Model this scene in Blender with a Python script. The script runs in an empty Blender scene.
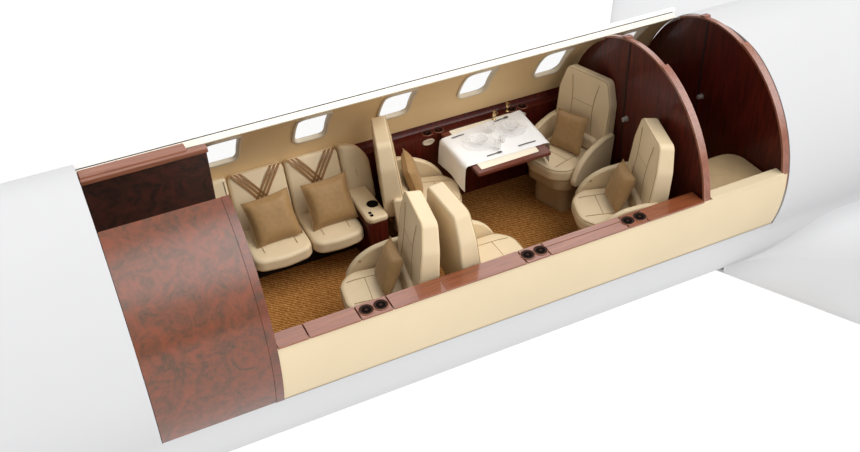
import bpy, bmesh, math, random
from math import pi, sin, cos, radians as R_, sqrt, atan2, hypot
from mathutils import Vector, Matrix, noise

random.seed(7)
SC = bpy.context.scene
COL = SC.collection
FZ = 0.52                 # cabin axis height above the carpet
RC, EV = 0.92, 1.0407     # cabin radius and its vertical stretch


# ------------------------------------------------------------------ colour / materials
def lin(c):
    r = []
    for v in c:
        v /= 255.0
        r.append(v / 12.92 if v <= 0.04045 else ((v + 0.055) / 1.055) ** 2.4)
    return (r[0], r[1], r[2], 1.0)


def new_mat(name):
    m = bpy.data.materials.new(name)
    m.use_nodes = True
    nt = m.node_tree
    return m, nt, nt.nodes['Principled BSDF']


def coords(nt, scale=(1, 1, 1), kind='Object'):
    tc = nt.nodes.new('ShaderNodeTexCoord')
    mp = nt.nodes.new('ShaderNodeMapping')
    mp.inputs['Scale'].default_value = scale
    nt.links.new(tc.outputs[kind], mp.inputs['Vector'])
    return mp.outputs['Vector']


def ramp(nt, fac, stops):
    r = nt.nodes.new('ShaderNodeValToRGB')
    el = r.color_ramp.elements
    el[0].position, el[0].color = stops[0]
    el[1].position, el[1].color = stops[-1]
    for p, c in stops[1:-1]:
        e = el.new(p)
        e.color = c
    nt.links.new(fac, r.inputs['Fac'])
    return r.outputs['Color']


def noise_tex(nt, vec, scale, detail=4, rough=0.55, dist=0.0):
    n = nt.nodes.new('ShaderNodeTexNoise')
    n.inputs['Scale'].default_value = scale
    n.inputs['Detail'].default_value = detail
    n.inputs['Roughness'].default_value = rough
    n.inputs['Distortion'].default_value = dist
    nt.links.new(vec, n.inputs['Vector'])
    return n.outputs['Fac']


def add_bump(nt, b, h, strength=0.1, dist=0.01):
    bp = nt.nodes.new('ShaderNodeBump')
    bp.inputs['Strength'].default_value = strength
    bp.inputs['Distance'].default_value = dist
    nt.links.new(h, bp.inputs['Height'])
    nt.links.new(bp.outputs['Normal'], b.inputs['Normal'])


def flat_mat(name, c, rough=0.5, spec=0.5, metal=0.0, coat=0.0, sheen=0.0, var=0.04, scale=6.0):
    m, nt, b = new_mat(name)
    f = noise_tex(nt, coords(nt), scale, 3)
    a = [max(0, v * (1 - var)) for v in c]
    z = [min(255, v * (1 + var)) for v in c]
    nt.links.new(ramp(nt, f, [(0.3, lin(a)), (0.7, lin(z))]), b.inputs['Base Color'])
    b.inputs['Roughness'].default_value = rough
    b.inputs['Specular IOR Level'].default_value = spec
    b.inputs['Metallic'].default_value = metal
    b.inputs['Coat Weight'].default_value = coat
    b.inputs['Coat Roughness'].default_value = 0.06
    b.inputs['Sheen Weight'].default_value = sheen
    return m


def leather_mat(name, c):
    m, nt, b = new_mat(name)
    v = coords(nt)
    f = noise_tex(nt, v, 5.0, 4)
    nt.links.new(ramp(nt, f, [(0.3, lin([x * 0.97 for x in c])), (0.7, lin(c))]), b.inputs['Base Color'])
    b.inputs['Roughness'].default_value = 0.42
    b.inputs['Specular IOR Level'].default_value = 0.45
    g = noise_tex(nt, v, 260.0, 2)
    add_bump(nt, b, g, 0.12, 0.002)
    return m


def wood_mat(name, dark, mid, light, scale=(1, 1, 1), rough=0.28, coat=1.0, burl=False, grain_axis='Z', spec=0.5):
    m, nt, b = new_mat(name)
    if burl:
        v = coords(nt, scale)
        f1 = noise_tex(nt, v, 7.0, 6, 0.62, 1.6)
        f2 = noise_tex(nt, v, 38.0, 4, 0.6, 0.8)
        mx = nt.nodes.new('ShaderNodeMath')
        mx.operation = 'MULTIPLY_ADD'
        nt.links.new(f2, mx.inputs[0])
        mx.inputs[1].default_value = 0.45
        nt.links.new(f1, mx.inputs[2])
        sb = nt.nodes.new('ShaderNodeMath')
        sb.operation = 'SUBTRACT'
        nt.links.new(mx.outputs[0], sb.inputs[0])
        sb.inputs[1].default_value = 0.225
        col = ramp(nt, sb.outputs[0], [(0.32, lin(dark)), (0.45, lin(mid)), (0.53, lin([(p + q) / 2 for p, q in zip(mid, light)])), (0.63, lin(light))])
    else:
        s = {'Z': (1, 1, 0.06), 'X': (0.06, 1, 1), 'Y': (1, 0.06, 1)}[grain_axis]
        v = coords(nt, s)
        f1 = noise_tex(nt, v, 55.0, 5, 0.6, 0.6)
        col = ramp(nt, f1, [(0.3, lin(dark)), (0.5, lin(mid)), (0.72, lin(light))])
    nt.links.new(col, b.inputs['Base Color'])
    b.inputs['Roughness'].default_value = rough
    b.inputs['Specular IOR Level'].default_value = spec
    b.inputs['Coat Weight'].default_value = coat
    b.inputs['Coat Roughness'].default_value = 0.04
    b.inputs['Coat IOR'].default_value = 1.6
    return m


def carpet_mat():
    m, nt, b = new_mat('carpet')
    v = coords(nt)
    w = nt.nodes.new('ShaderNodeTexWave')
    w.wave_type = 'BANDS'
    w.bands_direction = 'DIAGONAL'
    w.inputs['Scale'].default_value = 19.0
    w.inputs['Distortion'].default_value = 5.0
    w.inputs['Detail'].default_value = 2.0
    w.inputs['Detail Scale'].default_value = 2.5
    nt.links.new(v, w.inputs['Vector'])
    nt.links.new(ramp(nt, w.outputs['Fac'], [(0.1, lin((140, 88, 38))), (0.6, lin((176, 118, 58))), (1.0, lin((200, 146, 84)))]), b.inputs['Base Color'])
    b.inputs['Roughness'].default_value = 0.95
    b.inputs['Specular IOR Level'].default_value = 0.1
    add_bump(nt, b, w.outputs['Fac'], 0.2, 0.005)
    return m


def glass_mat(name, tint, alpha, rim=0.55):
    m = bpy.data.materials.new(name)
    m.use_nodes = True
    nt = m.node_tree
    nt.nodes.clear()
    o = nt.nodes.new('ShaderNodeOutputMaterial')
    t = nt.nodes.new('ShaderNodeBsdfTransparent')
    g = nt.nodes.new('ShaderNodeBsdfPrincipled')
    g.inputs['Base Color'].default_value = lin(tint)
    g.inputs['Roughness'].default_value = 0.05
    lw = nt.nodes.new('ShaderNodeLayerWeight')
    lw.inputs['Blend'].default_value = 0.35
    ma = nt.nodes.new('ShaderNodeMath')
    ma.operation = 'MULTIPLY_ADD'
    nt.links.new(lw.outputs['Facing'], ma.inputs[0])
    ma.inputs[1].default_value = rim
    ma.inputs[2].default_value = alpha
    ma.use_clamp = True
    mx = nt.nodes.new('ShaderNodeMixShader')
    nt.links.new(ma.outputs[0], mx.inputs[0])
    nt.links.new(t.outputs[0], mx.inputs[1])
    nt.links.new(g.outputs[0], mx.inputs[2])
    nt.links.new(mx.outputs[0], o.inputs[0])
    return m


M = dict(
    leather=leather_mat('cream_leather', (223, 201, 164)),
    seam=flat_mat('seam_thread', (176, 150, 112), 0.7, 0.2),
    stripe=flat_mat('tan_stripe_leather', (140, 100, 54), 0.5, 0.4),
    pillow=flat_mat('pillow_silk', (154, 120, 76), 0.55, 0.35, sheen=0.1, scale=30),
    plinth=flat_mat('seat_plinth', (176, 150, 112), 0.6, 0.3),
    wall=flat_mat('cream_wall', (222, 191, 143), 0.6, 0.3, var=0.015, scale=2),
    panel=flat_mat('cream_panel', (218, 199, 165), 0.55, 0.3, var=0.01, scale=2),
    rail=flat_mat('rail_cream', (252, 246, 230), 0.4, 0.5, var=0.01),
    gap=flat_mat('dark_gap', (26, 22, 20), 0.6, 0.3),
    white=flat_mat('white_paint', (204, 204, 205), 0.55, 0.25, var=0.004, scale=1.0),
    edge_lit_white=flat_mat('edge_lit_white', (246, 246, 244), 0.5, 0.3, var=0.004),  # lighter copy of the white paint, for an edge coloured as if lit
    mahog=wood_mat('mahogany', (42, 9, 5), (74, 19, 10), (98, 30, 16), coat=0.12, rough=0.45, spec=0.25),
    rim=wood_mat('mahogany_rim', (118, 68, 48), (140, 84, 62), (158, 100, 76), rough=0.4, coat=0.5),
    rim_low=wood_mat('table_wood', (78, 34, 22), (104, 48, 32), (122, 60, 42), grain_axis='X', rough=0.45, coat=0.1),
    ledge=wood_mat('ledge_wood', (112, 58, 34), (132, 70, 40), (146, 84, 50), grain_axis='X', rough=0.35, coat=0.5),
    burl=wood_mat('burl_walnut', (80, 50, 28), (102, 56, 32), (124, 61, 33), burl=True, coat=0.5, rough=0.35),
    burl_edge=wood_mat('burl_border', (76, 48, 28), (97, 53, 31), (118, 57, 33), burl=True, coat=0.5, rough=0.35),
    burl_shaded=wood_mat('shaded_burl', (26, 14, 11), (44, 23, 17), (66, 30, 21), burl=True, rough=0.45, coat=0.15),  # closet burl with its shade put into the colour
    trim=wood_mat('brown_trim', (118, 70, 48), (138, 84, 60), (152, 98, 72), grain_axis='X', rough=0.5, coat=0.1),
    carpet=carpet_mat(),
    cloth=flat_mat('white_cloth', (246, 245, 243), 0.8, 0.2, var=0.01, sheen=0.2),
    mat=flat_mat('ivory_leaf', (248, 238, 216), 0.6, 0.3, var=0.01),
    steel=flat_mat('steel', (196, 194, 190), 0.4, 0.5, metal=0.7),
    cutlery=flat_mat('dark_steel', (96, 94, 92), 0.45, 0.5, metal=0.5),
    brass=flat_mat('brass', (222, 198, 150), 0.25, 0.5, metal=1.0),
    black=flat_mat('black_plastic', (18, 12, 10), 0.8, 0.03),
    brown=flat_mat('brown_plastic', (50, 30, 22), 0.6, 0.1),
    bezel=flat_mat('window_bezel', (205, 190, 166), 0.5, 0.4, var=0.01),
    plate=glass_mat('clear_glass', (244, 243, 242), 0.10),
    pane=glass_mat('window_glass', (240, 244, 248), 0.02, 0.12),
)


# ------------------------------------------------------------------ mesh helpers
def link(o, parent=None):
    COL.objects.link(o)
    if parent is not None:
        o.parent = parent
    return o


def obj(name, bm, mats, parent=None, sharp=38, merge=True):
    if merge:
        bmesh.ops.remove_doubles(bm, verts=bm.verts, dist=1e-5)
    bmesh.ops.recalc_face_normals(bm, faces=bm.faces)
    me = bpy.data.meshes.new(name)
    bm.to_mesh(me)
    bm.free()
    for mt in (mats if isinstance(mats, (list, tuple)) else [mats]):
        me.materials.append(mt)
    for p in me.polygons:
        p.use_smooth = True
    me.set_sharp_from_angle(angle=R_(sharp))
    o = link(bpy.data.objects.new(name, me), parent)
    wn = o.modifiers.new('weighted_normal', 'WEIGHTED_NORMAL')
    wn.keep_sharp = True
    return o


def thing(name, label, cat, loc=(0, 0, 0), rotz=0.0, group=None):
    o = bpy.data.objects.new(name, None)
    o.empty_display_size = 0.1
    link(o)
    o.location = loc
    o.rotation_euler = (0, 0, rotz)
    return tag(o, label, cat, group)


def tag(o, label, cat, group=None):
    o['label'] = label
    o['category'] = cat
    if group:
        o['group'] = group
    return o


def struct(o):
    o['kind'] = 'structure'
    return o


def rpoly(pts, rad, n=6):
    """polygon with rounded corners; rad a number or a list"""
    out = []
    N = len(pts)
    if not isinstance(rad, (list, tuple)):
        rad = [rad] * N
    for i in range(N):
        p = Vector(pts[i])
        a = Vector(pts[i - 1]) - p
        b = Vector(pts[(i + 1) % N]) - p
        la, lb = a.length, b.length
        a.normalize()
        b.normalize()
        ang = a.angle(b)
        r = rad[i]
        if r < 1e-6 or abs(ang - pi) < 0.02:
            out.append((p.x, p.y))
            continue
        d = min(r / math.tan(ang / 2), la * 0.48, lb * 0.48)
        r = d * math.tan(ang / 2)
        c = p + (a + b).normalized() * (r / sin(ang / 2))
        s = p + a * d - c
        e = p + b * d - c
        t0 = atan2(s.y, s.x)
        t1 = atan2(e.y, e.x)
        while t1 - t0 > pi:
            t1 -= 2 * pi
        while t1 - t0 < -pi:
            t1 += 2 * pi
        for k in range(n + 1):
            t = t0 + (t1 - t0) * k / n
            out.append((c.x + r * cos(t), c.y + r * sin(t)))
    return out


def ccw(pts):
    A = sum(pts[i - 1][0] * pts[i][1] - pts[i][0] * pts[i - 1][1] for i in range(len(pts)))
    return pts if A > 0 else pts[::-1]


def inset(pts, d):
    if abs(d) < 1e-9:
        return list(pts)
    N = len(pts)
    out = []
    for i in range(N):
        p0, p1, p2 = Vector(pts[i - 1]), Vector(pts[i]), Vector(pts[(i + 1) % N])
        e1 = (p1 - p0)
        e2 = (p2 - p1)
        if e1.length < 1e-9:
            e1 = e2
        if e2.length < 1e-9:
            e2 = e1
        n1 = Vector((-e1.y, e1.x)).normalized()
        n2 = Vector((-e2.y, e2.x)).normalized()
        n = n1 + n2
        if n.length < 1e-6:
            n = n1
        n.normalize()
        k = max(0.5, n.dot(n1))
        q = p1 + n * (d / k)
        out.append((q.x, q.y))
    return out


def slab(bm, outline, prof, f, mi=0, caps=True):
    """outline (2D) swept through prof [(inset, height)], f maps (u, v, h) to 3D"""
    outline = ccw(outline)
    rings = []
    for e in prof:
        d, h = e[0], e[1]
        pts = inset(outline, d)
        if len(e) > 2:                      # shrink towards the middle for a softly crowned face
            mu = sum(q[0] for q in pts) / len(pts)
            mv = sum(q[1] for q in pts) / len(pts)
            pts = [(mu + (u - mu) * e[2], mv + (v - mv) * e[2]) for u, v in pts]
        rings.append([bm.verts.new(f(u, v, h)) for u, v in pts])
    N = len(outline)
    fs = []
    for a, b in zip(rings, rings[1:]):
        for i in range(N):
            j = (i + 1) % N
            fs.append(bm.faces.new((a[i], a[j], b[j], b[i])))
    if caps:
        fs.append(bm.faces.new(rings[0][::-1]))
        fs.append(bm.faces.new(rings[-1]))
    for x in fs:
        x.material_index = mi
    return rings


def rprof(h0, h1, r, n=4, top_crown=0.0, crown_w=0.1, bot=True):
    p = []
    if bot:
        for k in range(n + 1):
            t = pi / 2 * k / n
            p.append((r * (1 - sin(t)), h0 + r * (1 - cos(t))))
    else:
        p.append((0, h0))
    for k in range(n + 1):
        t = pi / 2 * k / n
        p.append((r * (1 - cos(t)), h1 - r * (1 - sin(t))))
    if top_crown:
        for k in (0.25, 0.5, 0.75, 1.0):
            p.append((r, h1 + top_crown * sin(k * pi / 2), 1 - 0.85 * k))
    return p


XY = lambda u, v, h: (u, v, h)
XZ = lambda u, v, h: (u, h, v)
YZ = lambda u, v, h: (h, u, v)


def box(bm, x0, x1, y0, y1, z0, z1, r=0.004, mi=0):
    pts = rpoly([(x0, y0), (x1, y0), (x1, y1), (x0, y1)], max(r, 1e-4), 3)
    slab(bm, pts, rprof(z0, z1, r, 3), XY, mi)


def tube(bm, pts, r, n=6, mi=0, closed=False):
    pts = [Vector(p) for p in pts]
    N = len(pts)
    rings = []
    for i, p in enumerate(pts):
        if closed:
            t = pts[(i + 1) % N] - pts[i - 1]
        else:
            t = pts[min(i + 1, N - 1)] - pts[max(i - 1, 0)]
        t.normalize()
        up = Vector((0, 0, 1)) if abs(t.z) < 0.9 else Vector((1, 0, 0))
        a = t.cross(up).normalized()
        b = t.cross(a)
        rr = r[i] if isinstance(r, (list, tuple)) else r
        rings.append([bm.verts.new(p + a * rr * cos(2 * pi * k / n) + b * rr * sin(2 * pi * k / n)) for k in range(n)])
    prs = list(zip(rings, rings[1:])) + ([(rings[-1], rings[0])] if closed else [])
    for a, b in prs:
        for k in range(n):
            bm.faces.new((a[k], a[(k + 1) % n], b[(k + 1) % n], b[k])).material_index = mi
    if not closed:
        bm.faces.new(rings[0][::-1]).material_index = mi
        bm.faces.new(rings[-1]).material_index = mi


def lathe(bm, prof, c=(0, 0, 0), n=32, mi=0, axis='Z', caps=True):
    rings = []
    for r, h in prof:
        ring = []
        for k in range(n):
            t = 2 * pi * k / n
            q = (r * cos(t), r * sin(t), h)
            if axis == 'X':
                q = (q[2], q[0], q[1])
            elif axis == 'Y':
                q = (q[0], q[2], q[1])
            ring.append(bm.verts.new((c[0] + q[0], c[1] + q[1], c[2] + q[2])))
        rings.append(ring)
    for a, b in zip(rings, rings[1:]):
        for k in range(n):
            bm.faces.new((a[k], a[(k + 1) % n], b[(k + 1) % n], b[k])).material_index = mi
    if caps and prof[0][0] > 1e-4:
        bm.faces.new(rings[0][::-1]).material_index = mi
    if caps and prof[-1][0] > 1e-4:
        bm.faces.new(rings[-1]).material_index = mi


def cyl(x, deg, r):
    """point of the cabin section: angle from the window side (+y) upwards"""
    t = R_(deg)
    return Vector((x, r * cos(t), FZ + r * EV * sin(t)))


def sm(a, b, x):
    t = min(1, max(0, (x - a) / (b - a)))
    return t * t * (3 - 2 * t)


def shell(bm, xs, degs, rin, rout=None, mi=0):
    """curved sheet; closed solid when rout is given. rin/rout: numbers or functions of (x, deg)"""
    fi = rin if callable(rin) else (lambda x, d: rin)
    A = [[bm.verts.new(cyl(x, d, fi(x, d))) for d in degs] for x in xs]
    fs = []
    def grid(G, flip):
        for i in range(len(xs) - 1):
            for j in range(len(degs) - 1):
                q = (G[i][j], G[i + 1][j], G[i + 1][j + 1], G[i][j + 1])
                fs.append(bm.faces.new(q[::-1] if flip else q))
    grid(A, False)
    if rout is not None:
        fo = rout if callable(rout) else (lambda x, d: rout)
        B = [[bm.verts.new(cyl(x, d, fo(x, d))) for d in degs] for x in xs]
        grid(B, True)
        for i in range(len(xs) - 1):
            for j in (0, len(degs) - 1):
                fs.append(bm.faces.new((A[i][j], A[i + 1][j], B[i + 1][j], B[i][j])))
        for j in range(len(degs) - 1):
            for i in (0, len(xs) - 1):
                fs.append(bm.faces.new((A[i][j], A[i][j + 1], B[i][j + 1], B[i][j])))
    for f in fs:
        f.material_index = mi


def lerp_list(a, b, n):
    return [a + (b - a) * k / n for k in range(n + 1)]


# ------------------------------------------------------------------ key positions (metres, carpet at z = 0)
X_CUT = -4.01      # forward end of the cutaway
X_COVER = -3.215   # aft edge of the burl cover
X_B1, X_B2 = 0.0, 0.714
X_END = 0.745
T_RAIL = 56.6      # angle of the cut rail above the windows
T_BOT = 201.5      # lower cut on the near side
LZ = FZ + 0.15     # ledge height
LY0, LY1 = 0.795, 0.938

# ------------------------------------------------------------------ outer skin of the aircraft
def r_skin(x, d):
    d = d % 360
    if d > 270:
        d2 = 1.06 - 0.06 * sm(280, 350, d)
        return d2
    r = 1.0 - 0.06 * sm(60, 112, d)
    return r + 0.122 * sm(T_BOT, 222, d)


def module_ring(xc, hx, ts0, ts1, hole, K=72):
    """hole loop and surrounding rectangle loop in (x, angle) for a window bay"""
    tc = 36.6
    k_arc = pi / 180 * RC
    hw, hh, rad = hole
    inner = []
    rp = rpoly([(-hw, -hh), (hw, -hh), (hw, hh), (-hw, hh)], rad, 8)
    def ray(ang, poly):
        dx, dy = cos(ang), sin(ang)
        best = None
        for i in range(len(poly)):
            a, b = poly[i - 1], poly[i]
            ex, ey = b[0] - a[0], b[1] - a[1]
            den = dx * ey - dy * ex
            if abs(den) < 1e-12:
                continue
            t = (a[0] * ey - a[1] * ex) / den
            s = (a[0] * dy - a[1] * dx) / den
            if t > 0 and -1e-6 <= s <= 1 + 1e-6:
                best = t if best is None else max(best, t)
        return (dx * best, dy * best)
    lo, up = (ts0 - tc) * k_arc, (ts1 - tc) * k_arc
    rect = [(-hx, lo), (hx, lo), (hx, up), (-hx, up)]
    angs = [2 * pi * k / K for k in range(K)]
    for cx, cy in rect:
        a = atan2(cy, cx) % (2 * pi)
        i = min(range(K), key=lambda q: abs((angs[q] - a + pi) % (2 * pi) - pi))
        angs[i] = a
    I = [ray(a, rp) for a in angs]
    O = [ray(a, rect) for a in angs]
    conv = lambda p: (xc + p[0], tc + p[1] / k_arc)
    return [conv(p) for p in I], [conv(p) for p in O]


WX = [-3.012 + 0.6835 * k for k in range(6)]
HX = 0.34175
HOLE = (0.124, 0.196, 0.055)


def wall_r(d):
    return RC - 0.016 * (1 - sm(13, 27, d)) * sm(9, 13, d) - 0.008 * sm(50, 56, d)


def window_bay(bm, xc, rf, hole, mi=0, steps=6):
    I, O = module_ring(xc, HX, 12.7, T_RAIL, hole)
    rings = []
    for s in range(steps + 1):
        t = s / steps
        rings.append([bm.verts.new(cyl(a[0] + (b[0] - a[0]) * t, a[1] + (b[1] - a[1]) * t, rf(a[1] + (b[1] - a[1]) * t))) for a, b in zip(I, O)])
    N = len(I)
    for a, b in zip(rings, rings[1:]):
        for i in range(N):
            bm.faces.new((a[i], b[i], b[(i + 1) % N], a[(i + 1) % N])).material_index = mi


def r_aft(x, d):
    return r_skin(x, d) - 0.078 * (1 - sm(75, 118, d % 360)) if d % 360 < 180 else r_skin(x, d)


air = thing('aircraft_fuselage', 'plain white aircraft fuselage with wing around the cutaway cabin', 'aircraft')
# forward section
bm = bmesh.new()
xs = [-8.5, -7.5, -6.5, -5.6, -5.0, -4.6, -4.3, -4.1, X_CUT]
shell(bm, xs, lerp_list(0, 360, 120), r_skin)
v = [bm.verts.new(cyl(-8.5, d, r_skin(0, d))) for d in lerp_list(0, 357, 119)]
bm.faces.new(v)
obj('forward_fuselage', bm, M['white'], air)
# lower cradle round the cabin, from the far rail under the belly to the near cut
bm = bmesh.new()
cx = [X_CUT, WX[0] - HX] + [w + HX for w in WX] + [X_END + 0.03]
cx = sorted(set(round(x, 5) for x in cx))
degs = [12.7] + lerp_list(8, -120, 50) + lerp_list(-122, T_BOT - 360, 30)
shell(bm, lerp_list(X_CUT, X_END + 0.03, 12), degs, r_skin)
for w in WX:
    window_bay(bm, w, lambda d: 1.0, (HOLE[0] + 0.07, HOLE[1] + 0.07, 0.1))
shell(bm, [X_CUT, WX[0] - HX], lerp_list(12.7, T_RAIL, 10), 1.0)

obj('cabin_skin', bm, M['white'], air)
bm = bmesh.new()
shell(bm, [X_CUT, X_B2], [T_RAIL - 0.1, T_RAIL + 0.4, T_RAIL + 0.9], 0.967, lambda x, d: 1.001)  # strip added so the skin's shaded cut edge looks brightly lit
obj('edge_lit_strip', bm, M['edge_lit_white'], air)
# aft section
bm = bmesh.new()
shell(bm, [X_END + 0.016, 0.9, 1.2, 1.8, 2.6, 3.6, 5.0], lerp_list(0, 360, 120), r_aft)
for r0, r1 in ((0.80, None),):
    a = [bm.verts.new(cyl(X_END + 0.016, d, r_aft(0, d))) for d in lerp_list(0, 357, 119)]
    b = [bm.verts.new(cyl(X_END + 0.016, d, r0)) for d in lerp_list(0, 357, 119)]
    for k in range(120):
        bm.faces.new((a[k], a[(k + 1) % 120], b[(k + 1) % 120], b[k]))
obj('aft_fuselage', bm, M['white'], air)
# low wing, swept
ZW = FZ - 0.79


def wing(root, tip, c0, c1):
    bm = bmesh.new()
    rows = []
    for k in range(13):
        t = k / 12
        le = root.lerp(tip, t)
        ch = c0 + (c1 - c0) * t
        row = []
        for q in range(25):
            a = 2 * pi * q / 25
            cc = 0.5 - 0.5 * cos(a)
            th = 0.14 * (1 - 0.3 * t) * (2.2 * sqrt(max(0, cc)) * (1 - cc)) * 0.55
            row.append(bm.verts.new(le + Vector((ch * cc, 0, th if a < pi else -th))))
        rows.append(row)
    for a, b in zip(rows, rows[1:]):
        for q in range(25):
            bm.faces.new((a[q], a[(q + 1) % 25], b[(q + 1) % 25], b[q]))
    bm.faces.new(rows[-1])
    bm.faces.new(rows[0])
    obj('wing', bm, M['white'], air, 60)


wing(Vector((0.33, -0.62, ZW)), Vector((2.47, -4.9, ZW + 0.12)), 2.9, 1.5)
wing(Vector((0.40, 1.06, FZ - 0.75)), Vector((3.2, 4.75, FZ - 0.69)), 3.6, 2.0)
bm = bmesh.new()
rows = []
for x in [0.43 + 0.14 * k for k in range(28)]:
    w_ = sm(0.50, 1.5, x)
    d0 = 222 - 14 * w_
    p0 = cyl(x, d0, r_skin(x, d0))
    yt = -0.80 - 0.48 * w_
    tt = (-0.62 - yt) / 4.28
    cc = min(1, max(0, (x - 0.33 - 2.14 * tt) / (2.9 - 1.4 * tt)))
    p2 = Vector((x, yt, ZW + 0.12 * tt + 0.14 * (1 - 0.3 * tt) * 1.21 * sqrt(cc) * (1 - cc) - 0.004))
    p1 = Vector((x, p0.y - 0.03 * w_, p2.z + 0.004 * w_))
    rows.append([bm.verts.new(p0 * (1 - t) ** 2 + p1 * 2 * t * (1 - t) + p2 * t * t) for t in lerp_list(0, 1, 14)])
for a, b in zip(rows, rows[1:]):
    for k in range(14):
        bm.faces.new((a[k], a[k + 1], b[k + 1], b[k]))
obj('wing_fairing', bm, M['white'], air, 80)
# ------------------------------------------------------------------ cabin shell
# floor
bm = bmesh.new()
box(bm, X_CUT + 0.03, X_B1, -0.74, 0.812, -0.02, 0.0, 0.002)
o = struct(obj('floor', bm, M['carpet']))
bm = bmesh.new()
box(bm, X_B1 + 0.05, X_B2, -0.74, 0.74, -0.03, 0.0, 0.002)
o = struct(obj('floor_aft', bm, M['carpet']))

# far wall with window openings
bm = bmesh.new()
for w in WX:
    window_bay(bm, w, wall_r, HOLE)
shell(bm, [X_CUT, WX[0] - HX], lerp_list(12.7, T_RAIL, 10), lambda x, d: wall_r(d))
struct(obj('wall_far', bm, M['wall'], sharp=50))

# rail along the cut: cream lip, dark seal
bm = bmesh.new()
shell(bm, [X_CUT, X_B2 - 0.02], [T_RAIL - 0.1, T_RAIL + 0.5, T_RAIL + 1.2], lambda x, d: 0.912 if d < T_RAIL + 1 else 0.918, lambda x, d: 0.960)
struct(obj('trim_1', bm, M['rail']))
bm = bmesh.new()
shell(bm, [X_CUT, X_B2 - 0.02], [T_RAIL - 0.1, T_RAIL + 0.3], 0.960, 0.967)
struct(obj('trim_2', bm, M['gap']))

# windows
for i, w in enumerate(WX):
    we = bpy.data.objects.new('window_%d' % (i + 1), None)
    link(we)
    we['kind'] = 'structure'
    we.location = cyl(w, 36.6, RC)
    inv = Vector(we.location)
    def loop(dw, r):
        I, O = module_ring(w, HX, 12.7, T_RAIL, (HOLE[0] + dw, HOLE[1] + dw, HOLE[2] + dw))
        return [cyl(x, d, r) - inv for x, d in I]
    bm = bmesh.new()
    loops = [loop(0.02, 0.921), loop(0.018, 0.909), loop(0.006, 0.906), loop(-0.003, 0.912), loop(-0.008, 0.938), loop(0.004, 0.944)]
    rs = [[bm.verts.new(p) for p in lp] for lp in loops]
    for a, b in zip(rs, rs[1:]):
        n = len(a)
        for k in range(n):
            bm.faces.new((a[k], a[(k + 1) % n], b[(k + 1) % n], b[k]))
    obj('window_frame', bm, M['bezel'], we, 50)
    bm = bmesh.new()
    bm.faces.new([bm.verts.new(p) for p in loop(-0.006, 0.935)])
    obj('window_pane', bm, M['pane'], we)

# lower side wall under the far ledge (dark wood)
bm = bmesh.new()
box(bm, -3.2, X_B1, 0.80, 0.815, 0.0, LZ - 0.03, 0.003)
struct(obj('wall_far_lower', bm, M['mahog']))
bm = bmesh.new()
box(bm, X_B1 + 0.05, X_B2 - 0.002, 0.745, 0.76, 0.0, FZ + 0.21, 0.003)
struct(obj('wall_far_lower_aft', bm, M['mahog']))

# near outer panel, cream
bm = bmesh.new()
shell(bm, [X_COVER, X_B1, X_B1 + 0.05, X_END], lerp_list(171.9, T_BOT + 1.0, 20), 0.90, 0.936)
struct(obj('wall_near', bm, M['panel']))
bm = bmesh.new()
box(bm, X_B1 + 0.055, X_B2 - 0.002, -0.932, -0.84, LZ - 0.0125, LZ, 0.005)
struct(obj('trim_3', bm, M['panel']))

# ------------------------------------------------------------------ near ledge
led = thing('side_ledge', 'glossy reddish wood ledge with cup holders along the near cream wall', 'ledge', (0, 0, 0))
bm = bmesh.new()
box(bm, X_COVER + 0.002, X_B1 - 0.015, -0.893, -LY0 - 0.002, LZ - 0.05, LZ - 0.013, 0.002)
obj('ledge_core', bm, M['mahog'], led)
ticks = [X_COVER + 0.002, -3.007, -2.659, -2.44, -1.467, -1.283, -0.655, -0.49, X_B1 - 0.012]
for k, (a, b) in enumerate(zip(ticks, ticks[1:])):
    if k == 5:
        for y0, y1 in ((-LY1, -0.852), (-0.848, -LY0)):
            bm = bmesh.new()
            box(bm, a + 0.004, b - 0.004, y0, y1, LZ - 0.0125, LZ, 0.003)
            obj('ledge_top', bm, M['ledge'], led)
    else:
        bm = bmesh.new()
        box(bm, a + 0.004, b - 0.004, -LY1, -LY0, LZ - 0.0125, LZ, 0.003)
        obj('ledge_top', bm, M['ledge'], led)


def cup_holder(parent, x, y, z, dx=0.062, s=1.0):
    bm = bmesh.new()
    for sx in (-dx, dx):
        c = (x + sx, y, z)
        lathe(bm, [(0.053 * s, 0), (0.060 * s, 0.0), (0.060 * s, 0.004), (0.0575 * s, 0.006), (0.0545 * s, 0.006)], c, 28, 2, caps=False)
        lathe(bm, [(0.0545 * s, 0.0058), (0.047 * s, 0.0066), (0.041 * s, 0.0045), (0.036 * s, 0.0025)], c, 28, 0, caps=False)
        lathe(bm, [(0.037 * s, 0.0026), (0.022 * s, 0.0022), (0.0005, 0.002)], c, 28, 1, caps=False)
        lathe(bm, [(0.012 * s, 0.002), (0.013 * s, 0.0045), (0.009 * s, 0.0055), (0.0005, 0.0055)], c, 20, 0)
    return obj('cup_holder', bm, [M['brown'], M['black'], M['trim']], parent)


for x in (-2.55, -1.375, -0.573):
    cup_holder(led, x, -0.866, LZ - 0.001, 0.05, 0.88)

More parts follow.
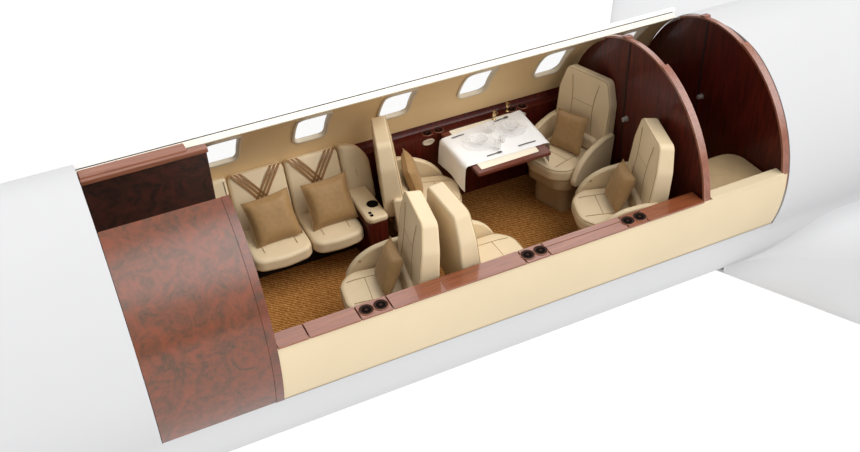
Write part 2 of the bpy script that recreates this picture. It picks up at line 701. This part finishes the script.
# ------------------------------------------------------------------ far ledge
fl = thing('side_ledge', 'dark mahogany ledge running under the cabin windows on the far wall', 'ledge', (0, 0, 0))
bm = bmesh.new()
pts = [(0.795, LZ - 0.03), (0.795, LZ), (0.875, LZ + 0.002), (0.892, LZ + 0.02), (0.899, FZ + 0.213), (0.912, FZ + 0.213), (0.915, LZ - 0.03)]
slab(bm, pts, [(0, -2.06), (0, X_B1)], YZ)
obj('ledge_top', bm, M['mahog'], fl)
for x in (-1.31, -0.54):
    cup_holder(fl, x, 0.835, LZ - 0.001, 0.05, 0.72)
for x in (-1.37, -0.53):
    bm = bmesh.new()
    lathe(bm, [(0.052, 0), (0.054, -0.006), (0.046, -0.014), (0.03, -0.010), (0.001, -0.009)], (0, 0, 0), 32, axis='Y')
    bmesh.ops.scale(bm, vec=(1, 1, 0.5), verts=bm.verts)
    bmesh.ops.translate(bm, vec=(x, 0.80, LZ - 0.055), verts=bm.verts)
    obj('air_vent', bm, M['bezel'], fl)


# ------------------------------------------------------------------ bulkheads
def bulkhead(x, label):
    b = thing('bulkhead', label, 'bulkhead', (x, 0, 0), group=None)
    def sect(r0, d0, d1, n):
        return [(r0 * cos(R_(d)), FZ + r0 * EV * sin(R_(d))) for d in lerp_list(d0, d1, n)]
    DN = 110.0
    # main panel
    bm = bmesh.new()
    pts = sect(0.896, -33.2, 60, 30) + sect(0.908, 60, DN, 24) + sect(0.918, DN, 203, 50) + sect(0.90, 203, 213.2, 5)
    slab(bm, pts, [(0, 0.0), (0, 0.03)], YZ)
    obj('panel', bm, M['mahog'], b, 30)
    # thick near rim and thin crown rim
    bm = bmesh.new()
    o_, i_ = sect(0.934, DN, 180, 46), sect(0.914, DN, 180, 46)
    slab(bm, o_ + i_[::-1], [(0, -0.012), (0, 0.044)], YZ)
    obj('rim', bm, M['rim'], b, 30)
    bm = bmesh.new()
    o_, i_ = sect(0.916, 60, DN, 30), sect(0.902, 60, DN, 30)
    slab(bm, o_ + i_[::-1], [(0, -0.004), (0, 0.034)], YZ)
    obj('crown_rim', bm, M['rim'], b, 30)
    for dg in (DN - 1.0, 78.8):
        bm = bmesh.new()
        c = cyl(0, dg, 0.922)
        box(bm, -0.014, 0.046, -0.026, 0.026, -0.012, 0.012, 0.004)
        bmesh.ops.rotate(bm, cent=(0, 0, 0), matrix=Matrix.Rotation(R_(dg - 90), 3, 'X'), verts=bm.verts)
        bmesh.ops.translate(bm, vec=c, verts=bm.verts)
        obj('bracket', bm, M['rim'], b)
    # door leaf joint
    bm = bmesh.new()
    box(bm, -0.0035, 0.004, 0.112, 0.126, 0.0, FZ + 0.935, 0.001)
    obj('door_joint', bm, M['gap'], b)
    bm = bmesh.new()
    lathe(bm, [(0.024, 0.004), (0.024, -0.006), (0.014, -0.009), (0.014, -0.02), (0.021, -0.026), (0.019, -0.038), (0.001, -0.04)], (0, 0.072, FZ + 0.295), 24, axis='X')
    obj('knob', bm, M['steel'], b)
    return b


bulkhead(X_B1, 'arched mahogany bulkhead directly behind the two right-hand cream seats')
bulkhead(X_B2, 'arched mahogany bulkhead closing the cabin behind the low beige bench')

# aft bench
bn = thing('bench', 'low beige bench between the two arched mahogany bulkheads', 'bench', (0.38, -0.6, 0))
bm = bmesh.new()
pts = rpoly([(-0.32, -0.235), (0.325, -0.235), (0.325, 0.21), (-0.32, 0.21)], [0.01, 0.01, 0.14, 0.01], 10)
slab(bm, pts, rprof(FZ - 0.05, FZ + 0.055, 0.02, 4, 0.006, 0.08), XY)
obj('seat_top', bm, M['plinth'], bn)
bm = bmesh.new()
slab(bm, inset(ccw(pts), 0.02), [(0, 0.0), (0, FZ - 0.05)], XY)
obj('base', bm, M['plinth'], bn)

# ------------------------------------------------------------------ burl galley cover and far closet
gc = thing('galley_cover', 'large curved burl walnut panel covering the near side of the forward galley', 'cabinet', (0, 0, 0))
bm = bmesh.new()
shell(bm, [X_CUT + 0.004, X_COVER - 0.055], lerp_list(110.5, T_BOT + 0.2, 60), 0.905, 0.940)
obj('panel', bm, M['burl'], gc)
bm = bmesh.new()
shell(bm, [X_COVER - 0.053, X_COVER], lerp_list(110.5, T_BOT + 0.2, 60), 0.903, 0.942)
obj('edge_border', bm, M['burl_edge'], gc)

cl = thing('closet', 'burl closet with shade in its colour and brown top trim under the forward end of the rail', 'cabinet', (0, 0, 0))
ycl = 0.36
ztop = FZ + sqrt(0.905 ** 2 - ycl ** 2) * EV
bm = bmesh.new()
box(bm, X_CUT + 0.01, -3.18, ycl, ycl + 0.03, 0.0, ztop - 0.04, 0.004)
obj('front_panel', bm, M['burl_shaded'], cl)
bm = bmesh.new()
box(bm, -3.21, -3.18, ycl + 0.03, 0.76, 0.0, FZ + 0.42, 0.004)
obj('side_panel', bm, M['burl_shaded'], cl)
bm = bmesh.new()
box(bm, X_CUT + 0.01, -3.17, ycl - 0.012, ycl + 0.05, ztop - 0.045, ztop - 0.012, 0.005)
box(bm, X_CUT + 0.01, -3.30, ycl + 0.02, ycl + 0.12, ztop - 0.055, ztop - 0.002, 0.01)
obj('top_trim', bm, M['trim'], cl)


# ------------------------------------------------------------------ upholstery helpers
def pillow_mesh(bm, w, h, th, n=14):
    rows = {}
    for side in (1, -1):
        for i in range(n + 1):
            for j in range(n + 1):
                u, v = 2 * i / n - 1, 2 * j / n - 1
                x = u * w / 2 * (1 - 0.07 * (1 - v * v))
                y = v * h / 2 * (1 - 0.07 * (1 - u * u))
                z = side * th / 2 * (max(0, (1 - u ** 4)) ** 0.55) * (max(0, (1 - v ** 4)) ** 0.55)
                z += 0.004 * noise.noise((u * 3, v * 3, side * 2 + w)) * (1 - u ** 4) * (1 - v ** 4)
                rows[side, i, j] = bm.verts.new((x, y, z))
        for i in range(n):
            for j in range(n):
                q = [rows[side, i, j], rows[side, i + 1, j], rows[side, i + 1, j + 1], rows[side, i, j + 1]]
                bm.faces.new(q if side > 0 else q[::-1])


def pillow(label, mat, group, w=0.31, h=0.31, th=0.11):
    bm = bmesh.new()
    pillow_mesh(bm, w, h, th)
    loop = []
    for k in range(56):
        t = k / 14
        e, f = int(t), t - int(t)
        u, v = [(2 * f - 1, -1), (1, 2 * f - 1), (1 - 2 * f, 1), (-1, 1 - 2 * f)][e]
        loop.append((u * w / 2 * (1 - 0.07 * (1 - v * v)), v * h / 2 * (1 - 0.07 * (1 - u * u)), 0))
    tube(bm, loop, 0.004, 6, 0, True)
    o = obj('throw_pillow', bm, M['pillow'], None, 60, merge=False)
    tag(o, label, 'pillow', group)
    o.matrix_world = mat
    o.location, o.rotation_euler = mat.to_translation(), mat.to_euler()
    return o


def frame_mat(loc, right, up):
    r = Vector(right).normalized()
    u = Vector(up)
    u = (u - r * u.dot(r)).normalized()
    n = r.cross(u)
    m = Matrix((r, u, n)).transposed().to_4x4()
    m.translation = loc
    return m


# ------------------------------------------------------------------ swivel seats
def seat(label, x, y, yaw, cz=0.445, bt=1.055, recline=7, thick=0.132):
    s = thing('swivel_seat', label, 'seat', (x, y, 0), R_(yaw), 'cream swivel seats')
    Lm = M['leather']
    # pedestal and pan
    bm = bmesh.new()
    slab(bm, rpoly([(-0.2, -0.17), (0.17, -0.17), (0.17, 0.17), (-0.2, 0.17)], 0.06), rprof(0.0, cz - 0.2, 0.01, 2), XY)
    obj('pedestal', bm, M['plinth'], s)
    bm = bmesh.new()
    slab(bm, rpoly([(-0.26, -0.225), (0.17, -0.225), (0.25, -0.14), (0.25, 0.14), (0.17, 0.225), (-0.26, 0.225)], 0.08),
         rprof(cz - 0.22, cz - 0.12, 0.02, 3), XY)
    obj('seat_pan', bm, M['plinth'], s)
    # cushion
    bm = bmesh.new()
    cpts = rpoly([(-0.24, -0.235), (0.18, -0.235), (0.285, -0.13), (0.285, 0.13), (0.18, 0.235), (-0.24, 0.235)], [0.03, 0.12, 0.16, 0.16, 0.12, 0.03], 8)
    slab(bm, cpts, rprof(cz - 0.125, cz - 0.01, 0.035, 5, 0.014, 0.12), XY)
    tube(bm, [(u, v, cz - 0.019) for u, v in inset(ccw(cpts), 0.009)], 0.0035, 5, 1, True)
    for yy in (-0.125, 0.125):
        tube(bm, [(-0.2, yy, cz + 0.001), (0.0, yy, cz + 0.001), (0.16, yy * 0.97, cz + 0.0005), (0.23, yy * 0.93, cz - 0.006)], 0.0028, 5, 1)
    tube(bm, [(0.1, k * 0.0208, cz + 0.0035 - 0.000015 * k * k) for k in range(-6, 7)], 0.0025, 5, 1)
    obj('seat_cushion', bm, [Lm, M['seam']], s)
    # backrest
    bk = Matrix.Translation((-0.16, 0, cz - 0.04)) @ Matrix.Rotation(R_(-recline), 4, 'Y')
    H = (bt - cz + 0.04) / cos(R_(recline))
    f = lambda u, v, h: tuple(bk @ Vector((h * (1.25 - 0.37 * v / H) if h < 0 else h, u, v)))
    bpts = rpoly([(-0.225, 0), (0.225, 0), (0.265, H * 0.3), (0.262, H * 0.70), (0.205, H), (-0.205, H), (-0.262, H * 0.70), (-0.265, H * 0.3)],
                 [0.05, 0.05, 0.2, 0.2, 0.055, 0.055, 0.2, 0.2], 6)
    bm = bmesh.new()
    prof = rprof(-thick, 0.0, 0.017, 4)
    prof += [(0.017, 0.004, 0.85), (0.017, 0.008, 0.6), (0.017, 0.010, 0.2)]
    slab(bm, bpts, prof, f)
    tube(bm, [f(u, v, -0.004) for u, v in inset(ccw(bpts), 0.006)], 0.0035, 5, 1, True)
    for sg in (-1, 1):
        tube(bm, [f(sg * (0.135 - 0.03 * sin(pi * t)), H * (0.2 + 0.72 * t), 0.0095) for t in lerp_list(0, 1, 12)], 0.0028, 5, 1)
    tube(bm, [f(0.1 * t, H * 0.62, 0.0095) for t in lerp_list(-1, 1, 6)], 0.002, 5, 1)
    obj('backrest', bm, [Lm, M['seam']], s)
    # lumbar roll
    bm = bmesh.new()
    slab(bm, rpoly([(-0.2, 0.03), (0.2, 0.03), (0.21, 0.15), (-0.21, 0.15)], 0.05), rprof(-0.02, 0.045, 0.03, 4), f)
    obj('lumbar_cushion', bm, Lm, s)
    # arms
    for sg in (-1, 1):
        a = [(-0.27, cz + 0.165), (-0.14, cz + 0.16), (0.0, cz + 0.13), (0.10, cz + 0.075), (0.17, cz + 0.0), (0.21, cz - 0.09),
             (0.19, cz - 0.14), (-0.24, cz - 0.16)]
        pts = rpoly(a, [0.03, 0.3, 0.3, 0.3, 0.3, 0.15, 0.03, 0.03], 5)
        y0 = sg * 0.248
        y1 = sg * 0.298
        bm = bmesh.new()
        slab(bm, pts, rprof(min(y0, y1), max(y0, y1), 0.014, 3), XZ)
        obj('armrest', bm, Lm, s)
    # reclining button on the inner face of one arm
    bm = bmesh.new()
    lathe(bm, [(0.011, 0.0), (0.012, 0.004), (0.008, 0.006), (0.001, 0.006)], (0, 0, 0), 16, axis='Y')
    bmesh.ops.translate(bm, vec=(0.10, -0.245, cz + 0.05), verts=bm.verts)
    obj('recline_button', bm, M['plinth'], s)
    return s, f, H


def seat_pillow(sd, label, side=0.0, size=0.31, lean=24, tw=6, fwd=0.05, dz=0.0, cz=0.445):
    s, f, H = sd
    m = Matrix.Translation(s.location) @ Matrix.Rotation(s.rotation_euler.z, 4, 'Z')
    up = Vector((-sin(R_(lean)), 0, cos(R_(lean))))
    right = Vector((0, cos(R_(tw)), sin(R_(tw))))
    loc = Vector((-0.10 + fwd, side, cz + 0.145 + dz))
    fm = frame_mat(loc, right, up)
    return pillow(label, m @ fm, 'tan throw pillows', size, size)


A = seat('cream seat facing the table, its back to the bulkhead, one arm by the windows', -0.365, 0.375, 180 + 17, cz=0.472, bt=1.068, thick=0.098)
B = seat('cream seat beside the near ledge, its back to the bulkhead', -0.415, -0.39, 180 - 18)
Cc = seat('cream seat at the near ledge facing the sofa, pillow on it', -2.32, -0.45, 180 - 9)
D = seat('cream seat at the near ledge, back to back with the seat that faces the sofa', -1.535, -0.50, 0)
E_ = seat('cream seat between sofa and table, seen from its side, back towards the sofa', -1.60, 0.414, -17)
seat_pillow(A, 'tan pillow on the far seat that faces the white-clothed table', cz=0.472)
seat_pillow(B, 'tan pillow on the seat beside the near ledge and the bulkhead')
seat_pillow(Cc, 'tan pillow on the near seat facing the sofa')
seat_pillow(E_, 'tan pillow seen nearly edge-on on the seat between sofa and table', side=0.03, lean=16, tw=2, fwd=0.02)

# ------------------------------------------------------------------ sofa
sf = thing('sofa', 'two-seat cream leather sofa under the windows with striped backs', 'sofa', (-2.56, 0.55, 0))
sx, sy = 2.56, -0.55     # local = cabin + offset
lz = FZ - 0.12
Lm = M['leather']
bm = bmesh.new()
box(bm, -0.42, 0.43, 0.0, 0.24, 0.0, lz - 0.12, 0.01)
obj('base', bm, M['gap'], sf)  # near-black colour stands in for the shadow beneath the sofa
for k, (x0, x1) in enumerate(((-0.455, -0.005), (0.005, 0.408))):
    bm = bmesh.new()
    pts = rpoly([(x0, -0.29), ((x0 + x1) / 2, -0.325), (x1, -0.29), (x1, 0.16), (x0, 0.16)], [0.09, 0.5, 0.09, 0.03, 0.03], 8)
    slab(bm, pts, rprof(lz - 0.12, lz - 0.01, 0.03, 5, 0.016, 0.12), XY)
    tube(bm, [(u, v, lz - 0.095) for u, v in inset(ccw(pts), 0.002)], 0.004, 5, 1, True)
    tube(bm, [(x0 + 0.07 + (x1 - x0 - 0.14) * t, -0.14, lz + 0.004) for t in lerp_list(0, 1, 8)], 0.0028, 5, 1)
    for xx in (x0 + 0.1, x1 - 0.1):
        tube(bm, [(xx, -0.22, lz + 0.001), (xx, -0.05, lz + 0.003), (xx, 0.1, lz + 0.003)], 0.0028, 5, 1)
    obj('seat_cushion', bm, [Lm, M['seam']], sf)
# backrests (leaning): local plane through y=0.12 at seat height to y=0.26 at the top
th = R_(20)
bk = Matrix.Translation((0, 0.115, lz - 0.05)) @ Matrix.Rotation(-th, 4, 'X')
fb = lambda u, v, h: tuple(bk @ Vector((u, -h, v)))
Hs = 0.475
for k, (x0, x1) in enumerate(((-0.44, -0.004), (0.004, 0.43))):
    bm = bmesh.new()
    if k == 0:
        pts = rpoly([(x0, 0), (x1, 0), (x1, Hs), (x0, Hs)], [0.04, 0.03, 0.05, 0.07], 8)
    else:
        pts = rpoly([(x0, 0), (x1, 0), (x1, Hs), (x0, Hs)], [0.03, 0.04, 0.06, 0.05], 8)
    slab(bm, pts, rprof(-0.11, 0.02, 0.03, 4, 0.014, 0.10), fb)
    tube(bm, [fb(u, v, 0.008) for u, v in inset(ccw(pts), 0.012)], 0.0035, 5, 1, True)
    br = obj('backrest', bm, [Lm, M['seam']], sf)
    w = x1 - x0
    cxm = (x0 + x1) / 2
    for sg in (-1, 1):
        bm = bmesh.new()
        for q in range(3):
            off = (q - 1) * 0.033
            top = cxm + sg * w * 0.36 + off
            bot = cxm - sg * 0.03 + off
            path = []
            for t in lerp_list(0, 1, 14):
                xx = top + (bot - top) * t ** 0.9
                vv = Hs - 0.004 - t * (Hs * 0.54)
                path.append((xx, vv))
            L = [bm.verts.new(fb(px - 0.0115, pv, 0.0375 - 0.0395 * (1 - sm(-0.02, 0.055, Hs - pv)))) for px, pv in path]
            Rr = [bm.verts.new(fb(px + 0.0115, pv, 0.0375 - 0.0395 * (1 - sm(-0.02, 0.055, Hs - pv)))) for px, pv in path]
            for a in range(14):
                bm.faces.new((L[a], Rr[a], Rr[a + 1], L[a + 1]))
        ret = bmesh.ops.solidify(bm, geom=bm.faces[:], thickness=0.004)
        obj('stripe_band', bm, M['stripe'], br)
# rounded side wing at the right end
bm = bmesh.new()
pts = rpoly([(0.434, -0.02), (0.655, -0.02), (0.66, Hs * 0.70), (0.57, Hs * 0.98), (0.434, Hs)], [0.02, 0.05, 0.16, 0.14, 0.02], 8)
slab(bm, pts, rprof(-0.11, 0.05, 0.04, 4, 0.005, 0.04), fb)
obj('side_wing', bm, Lm, sf)
bm = bmesh.new()
pts = rpoly([(-0.60, -0.02), (-0.446, -0.02), (-0.446, Hs), (-0.60, Hs)], [0.05, 0.02, 0.02, 0.06], 6)
slab(bm, pts, rprof(-0.11, 0.03, 0.03, 4), fb)
obj('side_wing', bm, Lm, sf)
# console arm with cup holder
az = FZ - 0.02
bm = bmesh.new()
pts = rpoly([(0.412, -0.345), (0.578, -0.345), (0.578, 0.10), (0.412, 0.10)], [0.05, 0.03, 0.02, 0.02], 6)
slab(bm, pts, rprof(az - 0.05, az, 0.018, 4, 0.004, 0.04), XY)
obj('armrest', bm, Lm, sf)
bm = bmesh.new()
box(bm, 0.418, 0.572, -0.335, 0.10, 0.0, az - 0.05, 0.012)
obj('armrest_front', bm, M['mahog'], sf)
bm = bmesh.new()
lathe(bm, [(0.044, 0.0), (0.045, 0.004), (0.038, 0.006), (0.035, 0.003), (0.001, 0.002)], (0.52, -0.17, az + 0.003), 28)
obj('cup_holder', bm, M['black'], sf)
for dy in (-0.30, -0.265):
    bm = bmesh.new()
    box(bm, 0.448, 0.472, dy - 0.012, dy + 0.012, az + 0.0, az + 0.007, 0.003)
    obj('switch', bm, M['black'], sf)

for cxp, lab, tw, sz in ((-2.785, 'tan pillow on the sofa half next to the burl panel', 5, 0.355), (-2.335, 'tan pillow on the sofa half next to the cup holder arm', 2, 0.355)):
    ln = R_(30)
    pillow(lab, frame_mat(Vector((cxp, 0.495, lz + 0.155)), (cos(R_(tw)), 0, sin(R_(tw))), (0, sin(ln), cos(ln))), 'tan throw pillows', sz, sz, 0.12)

# ------------------------------------------------------------------ table, cloth and settings
TZ = FZ + 0.155
tb = thing('folding_table', 'mahogany fold-out table with ivory inlay below the white tablecloth', 'table', (-0.95, 0.46, 0))
bm = bmesh.new()
slab(bm, rpoly([(-0.315, -0.325), (0.315, -0.325), (0.345, 0.335), (-0.315, 0.325)], 0.012), rprof(TZ - 0.032, TZ - 0.004, 0.004, 2), XY)
obj('tabletop', bm, M['rim_low'], tb)
bm = bmesh.new()
slab(bm, rpoly([(-0.27, -0.285), (0.235, -0.275), (0.31, 0.33), (-0.245, 0.32)], 0.008), rprof(TZ - 0.004, TZ - 0.001, 0.001, 1), XY)
obj('inlay', bm, M['mat'], tb)
bm = bmesh.new()
box(bm, -0.22, 0.22, 0.29, 0.335, TZ - 0.36, TZ - 0.032, 0.006)
obj('support_arm', bm, M['mahog'], tb)

# tablecloth: sheet over the top, hanging at both ends
bm = bmesh.new()
nx, ny = 44, 16
x0, x1 = -1.292, -0.60
dropL, dropR = 0.235, 0.205
tot = dropL + (x1 - x0) + dropR
G = []
for i in range(nx + 1):
    s_ = -dropL + tot * i / nx
    row = []
    for j in range(ny + 1):
        t = j / ny
        yb = 0.250 + t * 0.44
        yfar = 0.70 + 0.085 * max(0, min(1, s_ / (x1 - x0)))
        yb = 0.252 + t * (yfar - 0.252)
        rr = 0.022
        xr = x1 + 0.055 * t * 0.9
        if s_ < 0:
            d = -s_
            a = min(d / rr, pi / 2)
            xx = x0 - rr * sin(a) + 0.0
            zz = TZ + 0.003 - rr * (1 - cos(a)) - max(0, d - rr * pi / 2)
            xx += -0.05 * max(0, d - 0.03) - 0.008 * sin(t * 7 + 0.6) * min(1, d / 0.12)
            yb += (0.03 * (1 - t) - 0.03 * t) * -d
        elif s_ > x1 - x0:
            d = s_ - (x1 - x0)
            a = min(d / rr, pi / 2)
            xx = xr + rr * sin(a)
            zz = TZ + 0.003 - rr * (1 - cos(a)) - max(0, d - rr * pi / 2)
            xx += 0.008 * sin(t * 6) * min(1, d / 0.12)
        else:
            xx = x0 + (xr - x0) * s_ / (x1 - x0)
            zz = TZ + 0.003
        row.append(bm.verts.new((xx, yb, zz)))
    G.append(row)
for i in range(nx):
    for j in range(ny):
        bm.faces.new((G[i][j], G[i + 1][j], G[i + 1][j + 1], G[i][j + 1]))
bmesh.ops.solidify(bm, geom=bm.faces[:], thickness=0.004)
tag(obj('tablecloth', bm, M['cloth'], None, 60), 'white cloth draped over the fold-out table, hanging at its ends', 'tablecloth')
CZ = TZ + 0.0075

for k, (px, py, where) in enumerate(((-1.07, 0.50, 'nearer the sofa'), (-0.755, 0.555, 'nearer the bulkhead'))):
    bm = bmesh.new()
    lathe(bm, [(0.001, 0.0), (0.075, 0.0), (0.085, 0.004), (0.128, 0.010), (0.130, 0.013), (0.126, 0.014), (0.084, 0.008), (0.001, 0.005)], (0, 0, 0), 48)
    o = obj('dinner_plate', bm, M['plate'])
    o.location = (px, py, CZ)
    tag(o, 'clear glass plate on the white tablecloth, ' + where, 'plate', 'glass plates')
    bm = bmesh.new()
    lathe(bm, [(0.001, 0.0), (0.035, 0.0), (0.04, 0.006), (0.068, 0.03), (0.07, 0.033), (0.066, 0.032), (0.038, 0.010), (0.001, 0.008)], (0, 0, 0), 40)
    o = obj('glass_bowl', bm, M['plate'])
    o.location = (px, py, CZ + 0.0062)
    tag(o, 'clear glass bowl standing on the plate ' + where, 'bowl', 'glass bowls')
for q, (gx, gy, lab) in enumerate(((-0.905, 0.43, 'small clear tumbler between the two plates, towards the aisle'),
                                   (-0.915, 0.60, 'small clear tumbler between the two plates, towards the windows'),
                                   (-0.985, 0.355, 'small clear tumbler at the aisle edge of the white tablecloth'))):
    bm = bmesh.new()
    lathe(bm, [(0.001, 0.0), (0.024, 0.0), (0.026, 0.004), (0.032, 0.07), (0.030, 0.07), (0.024, 0.008), (0.001, 0.007)], (0, 0, 0), 28)
    o = obj('tumbler', bm, M['plate'])
    o.location = (gx, gy, CZ)
    tag(o, lab, 'glass', 'tumblers')


def cutlery(name, x, y, rz, label, L=0.13):
    bm = bmesh.new()
    if name == 'dinner_knife':
        slab(bm, rpoly([(-L / 2, -0.006), (0, -0.005), (L / 2 - 0.01, -0.009), (L / 2, 0.0), (0, 0.006), (-L / 2, 0.006)], 0.004, 3), [(0, 0), (0.001, 0.003)], XY)
    else:
        slab(bm, rpoly([(-L / 2, -0.006), (0.02, -0.004), (0.035, -0.012), (L / 2, -0.011), (L / 2, 0.011), (0.035, 0.012), (0.02, 0.004), (-L / 2, 0.006)], 0.003, 3), [(0, 0), (0.001, 0.003)], XY)
    o = obj(name, bm, M['cutlery'])
    o.location = (x, y, CZ)
    o.rotation_euler = (0, 0, rz)
    tag(o, label, 'cutlery', 'cutlery on the white cloth')


cutlery('dinner_knife', -0.745, 0.315, 0.03, 'steel knife on the aisle side of the plate nearer the bulkhead', 0.16)
cutlery('dinner_fork', -1.04, 0.305, 0.03, 'steel fork on the aisle side of the plate nearer the sofa')
cutlery('dinner_knife', -1.17, 0.665, 0.1, 'steel knife by the window side of the plate nearer the sofa', 0.12)
cutlery('dinner_fork', -0.75, 0.725, 0.1, 'steel fork by the window side of the plate nearer the bulkhead')

for q, (gx, gy, gz, lab) in enumerate(((-0.80, 0.755, TZ, 'small gold cruet standing at the window edge of the table'),
                                       (-0.64, 0.825, LZ, 'small gold cruet standing on the far ledge by the cup holder'))):
    cr = thing('cruet', lab, 'cruet', (gx, gy, gz + 0.0005), 0, 'gold cruets')
    bm = bmesh.new()
    lathe(bm, [(0.001, 0), (0.014, 0), (0.016, 0.004), (0.006, 0.012), (0.005, 0.025), (0.014, 0.034), (0.017, 0.05), (0.012, 0.064), (0.009, 0.075), (0.012, 0.08), (0.001, 0.08)], (0, 0, 0), 24)
    obj('body', bm, M['brass'], cr)
    bm = bmesh.new()
    tube(bm, [(0.014 + 0.016 * sin(pi * t), 0, 0.035 + 0.04 * t) for t in lerp_list(0, 1, 10)], 0.0025, 6)
    obj('handle', bm, M['brass'], cr)

# ------------------------------------------------------------------ light: white studio surround with one broad softbox
w = bpy.data.worlds.new('studio')
SC.world = w
w.use_nodes = True
nt = w.node_tree
nt.nodes.clear()
out = nt.nodes.new('ShaderNodeOutputWorld')
bg = nt.nodes.new('ShaderNodeBackground')
tc = nt.nodes.new('ShaderNodeTexCoord')
sp = nt.nodes.new('ShaderNodeSeparateXYZ')
nt.links.new(tc.outputs['Generated'], sp.inputs[0])


def maprange(src, a, b, c, d):
    n = nt.nodes.new('ShaderNodeMapRange')
    n.interpolation_type = 'SMOOTHSTEP'
    n.inputs['From Min'].default_value = a
    n.inputs['From Max'].default_value = b
    n.inputs['To Min'].default_value = c
    n.inputs['To Max'].default_value = d
    nt.links.new(src, n.inputs['Value'])
    return n.outputs['Result']


def mnode(op, a, b):
    n = nt.nodes.new('ShaderNodeMath')
    n.operation = op
    for i, v in enumerate((a, b)):
        if isinstance(v, (int, float)):
            n.inputs[i].default_value = v
        else:
            nt.links.new(v, n.inputs[i])
    return n.outputs[0]


Z, Y = sp.outputs['Z'], sp.outputs['Y']
# floor sweep of the studio: white on the far side, added brightness on the near side for the belly; softbox band above on the near side
far = maprange(Y, -0.35, 0.05, 0.0, 1.0)
low = mnode('ADD', mnode('MULTIPLY', far, -0.16), 1.18)
soft = mnode('MULTIPLY', maprange(Z, 0.10, 0.30, 0.0, 1.0), maprange(Z, 0.72, 0.86, 1.0, 0.0))
soft = mnode('MULTIPLY', soft, maprange(Y, -0.35, -0.15, 1.0, 0.0))
back = mnode('MULTIPLY', maprange(Z, 0.32, 0.48, 0.0, 1.0), maprange(Z, 0.70, 0.82, 1.0, 0.0))
back = mnode('MULTIPLY', back, maprange(Y, 0.2, 0.4, 0.0, 1.0))
zen = maprange(Z, 0.80, 0.95, 0.0, 0.4)
high = mnode('ADD', mnode('ADD', 0.30, zen), mnode('ADD', mnode('MULTIPLY', soft, 0.4), mnode('MULTIPLY', back, 2.2)))
high = mnode('MULTIPLY', high, maprange(sp.outputs['X'], -0.7, 0.7, 0.75, 1.15))
dot = nt.nodes.new('ShaderNodeVectorMath')
dot.operation = 'DOT_PRODUCT'
nt.links.new(tc.outputs['Generated'], dot.inputs[0])
dot.inputs[1].default_value = Vector((0.6, -0.55, 0.88)).normalized()
high = mnode('ADD', high, maprange(dot.outputs['Value'], 0.76, 0.97, 0.0, 3.5))
isup = maprange(Z, -0.12, 0.08, 0.0, 1.0)
val = mnode('ADD', mnode('MULTIPLY', isup, high), mnode('MULTIPLY', mnode('SUBTRACT', 1.0, isup), low))
bg.inputs['Color'].default_value = (1, 1, 1, 1)
nt.links.new(val, bg.inputs['Strength'])
nt.links.new(bg.outputs[0], out.inputs[0])

# ------------------------------------------------------------------ camera
cam = bpy.data.cameras.new('camera')
cam.sensor_width = 36
cam.sensor_fit = 'HORIZONTAL'
cam.lens = 1005.056 / 860 * 36
co = bpy.data.objects.new('camera', cam)
link(co)
rm = Matrix(((0.90083271, 0.28686746, -0.32589492), (-0.43288195, 0.53575263, -0.72497057), (-0.03337140, 0.79415123, 0.60680324)))
mw = rm.to_4x4()
mw.translation = (-4.156963, -5.367230, 4.417291 + FZ)
co.matrix_world = mw
SC.camera = co

SC.view_settings.view_transform = 'Standard'
SC.view_settings.look = 'None'
SC.view_settings.exposure = 0.0
SC.view_settings.gamma = 1.0
SC.view_settings.use_curve_mapping = False
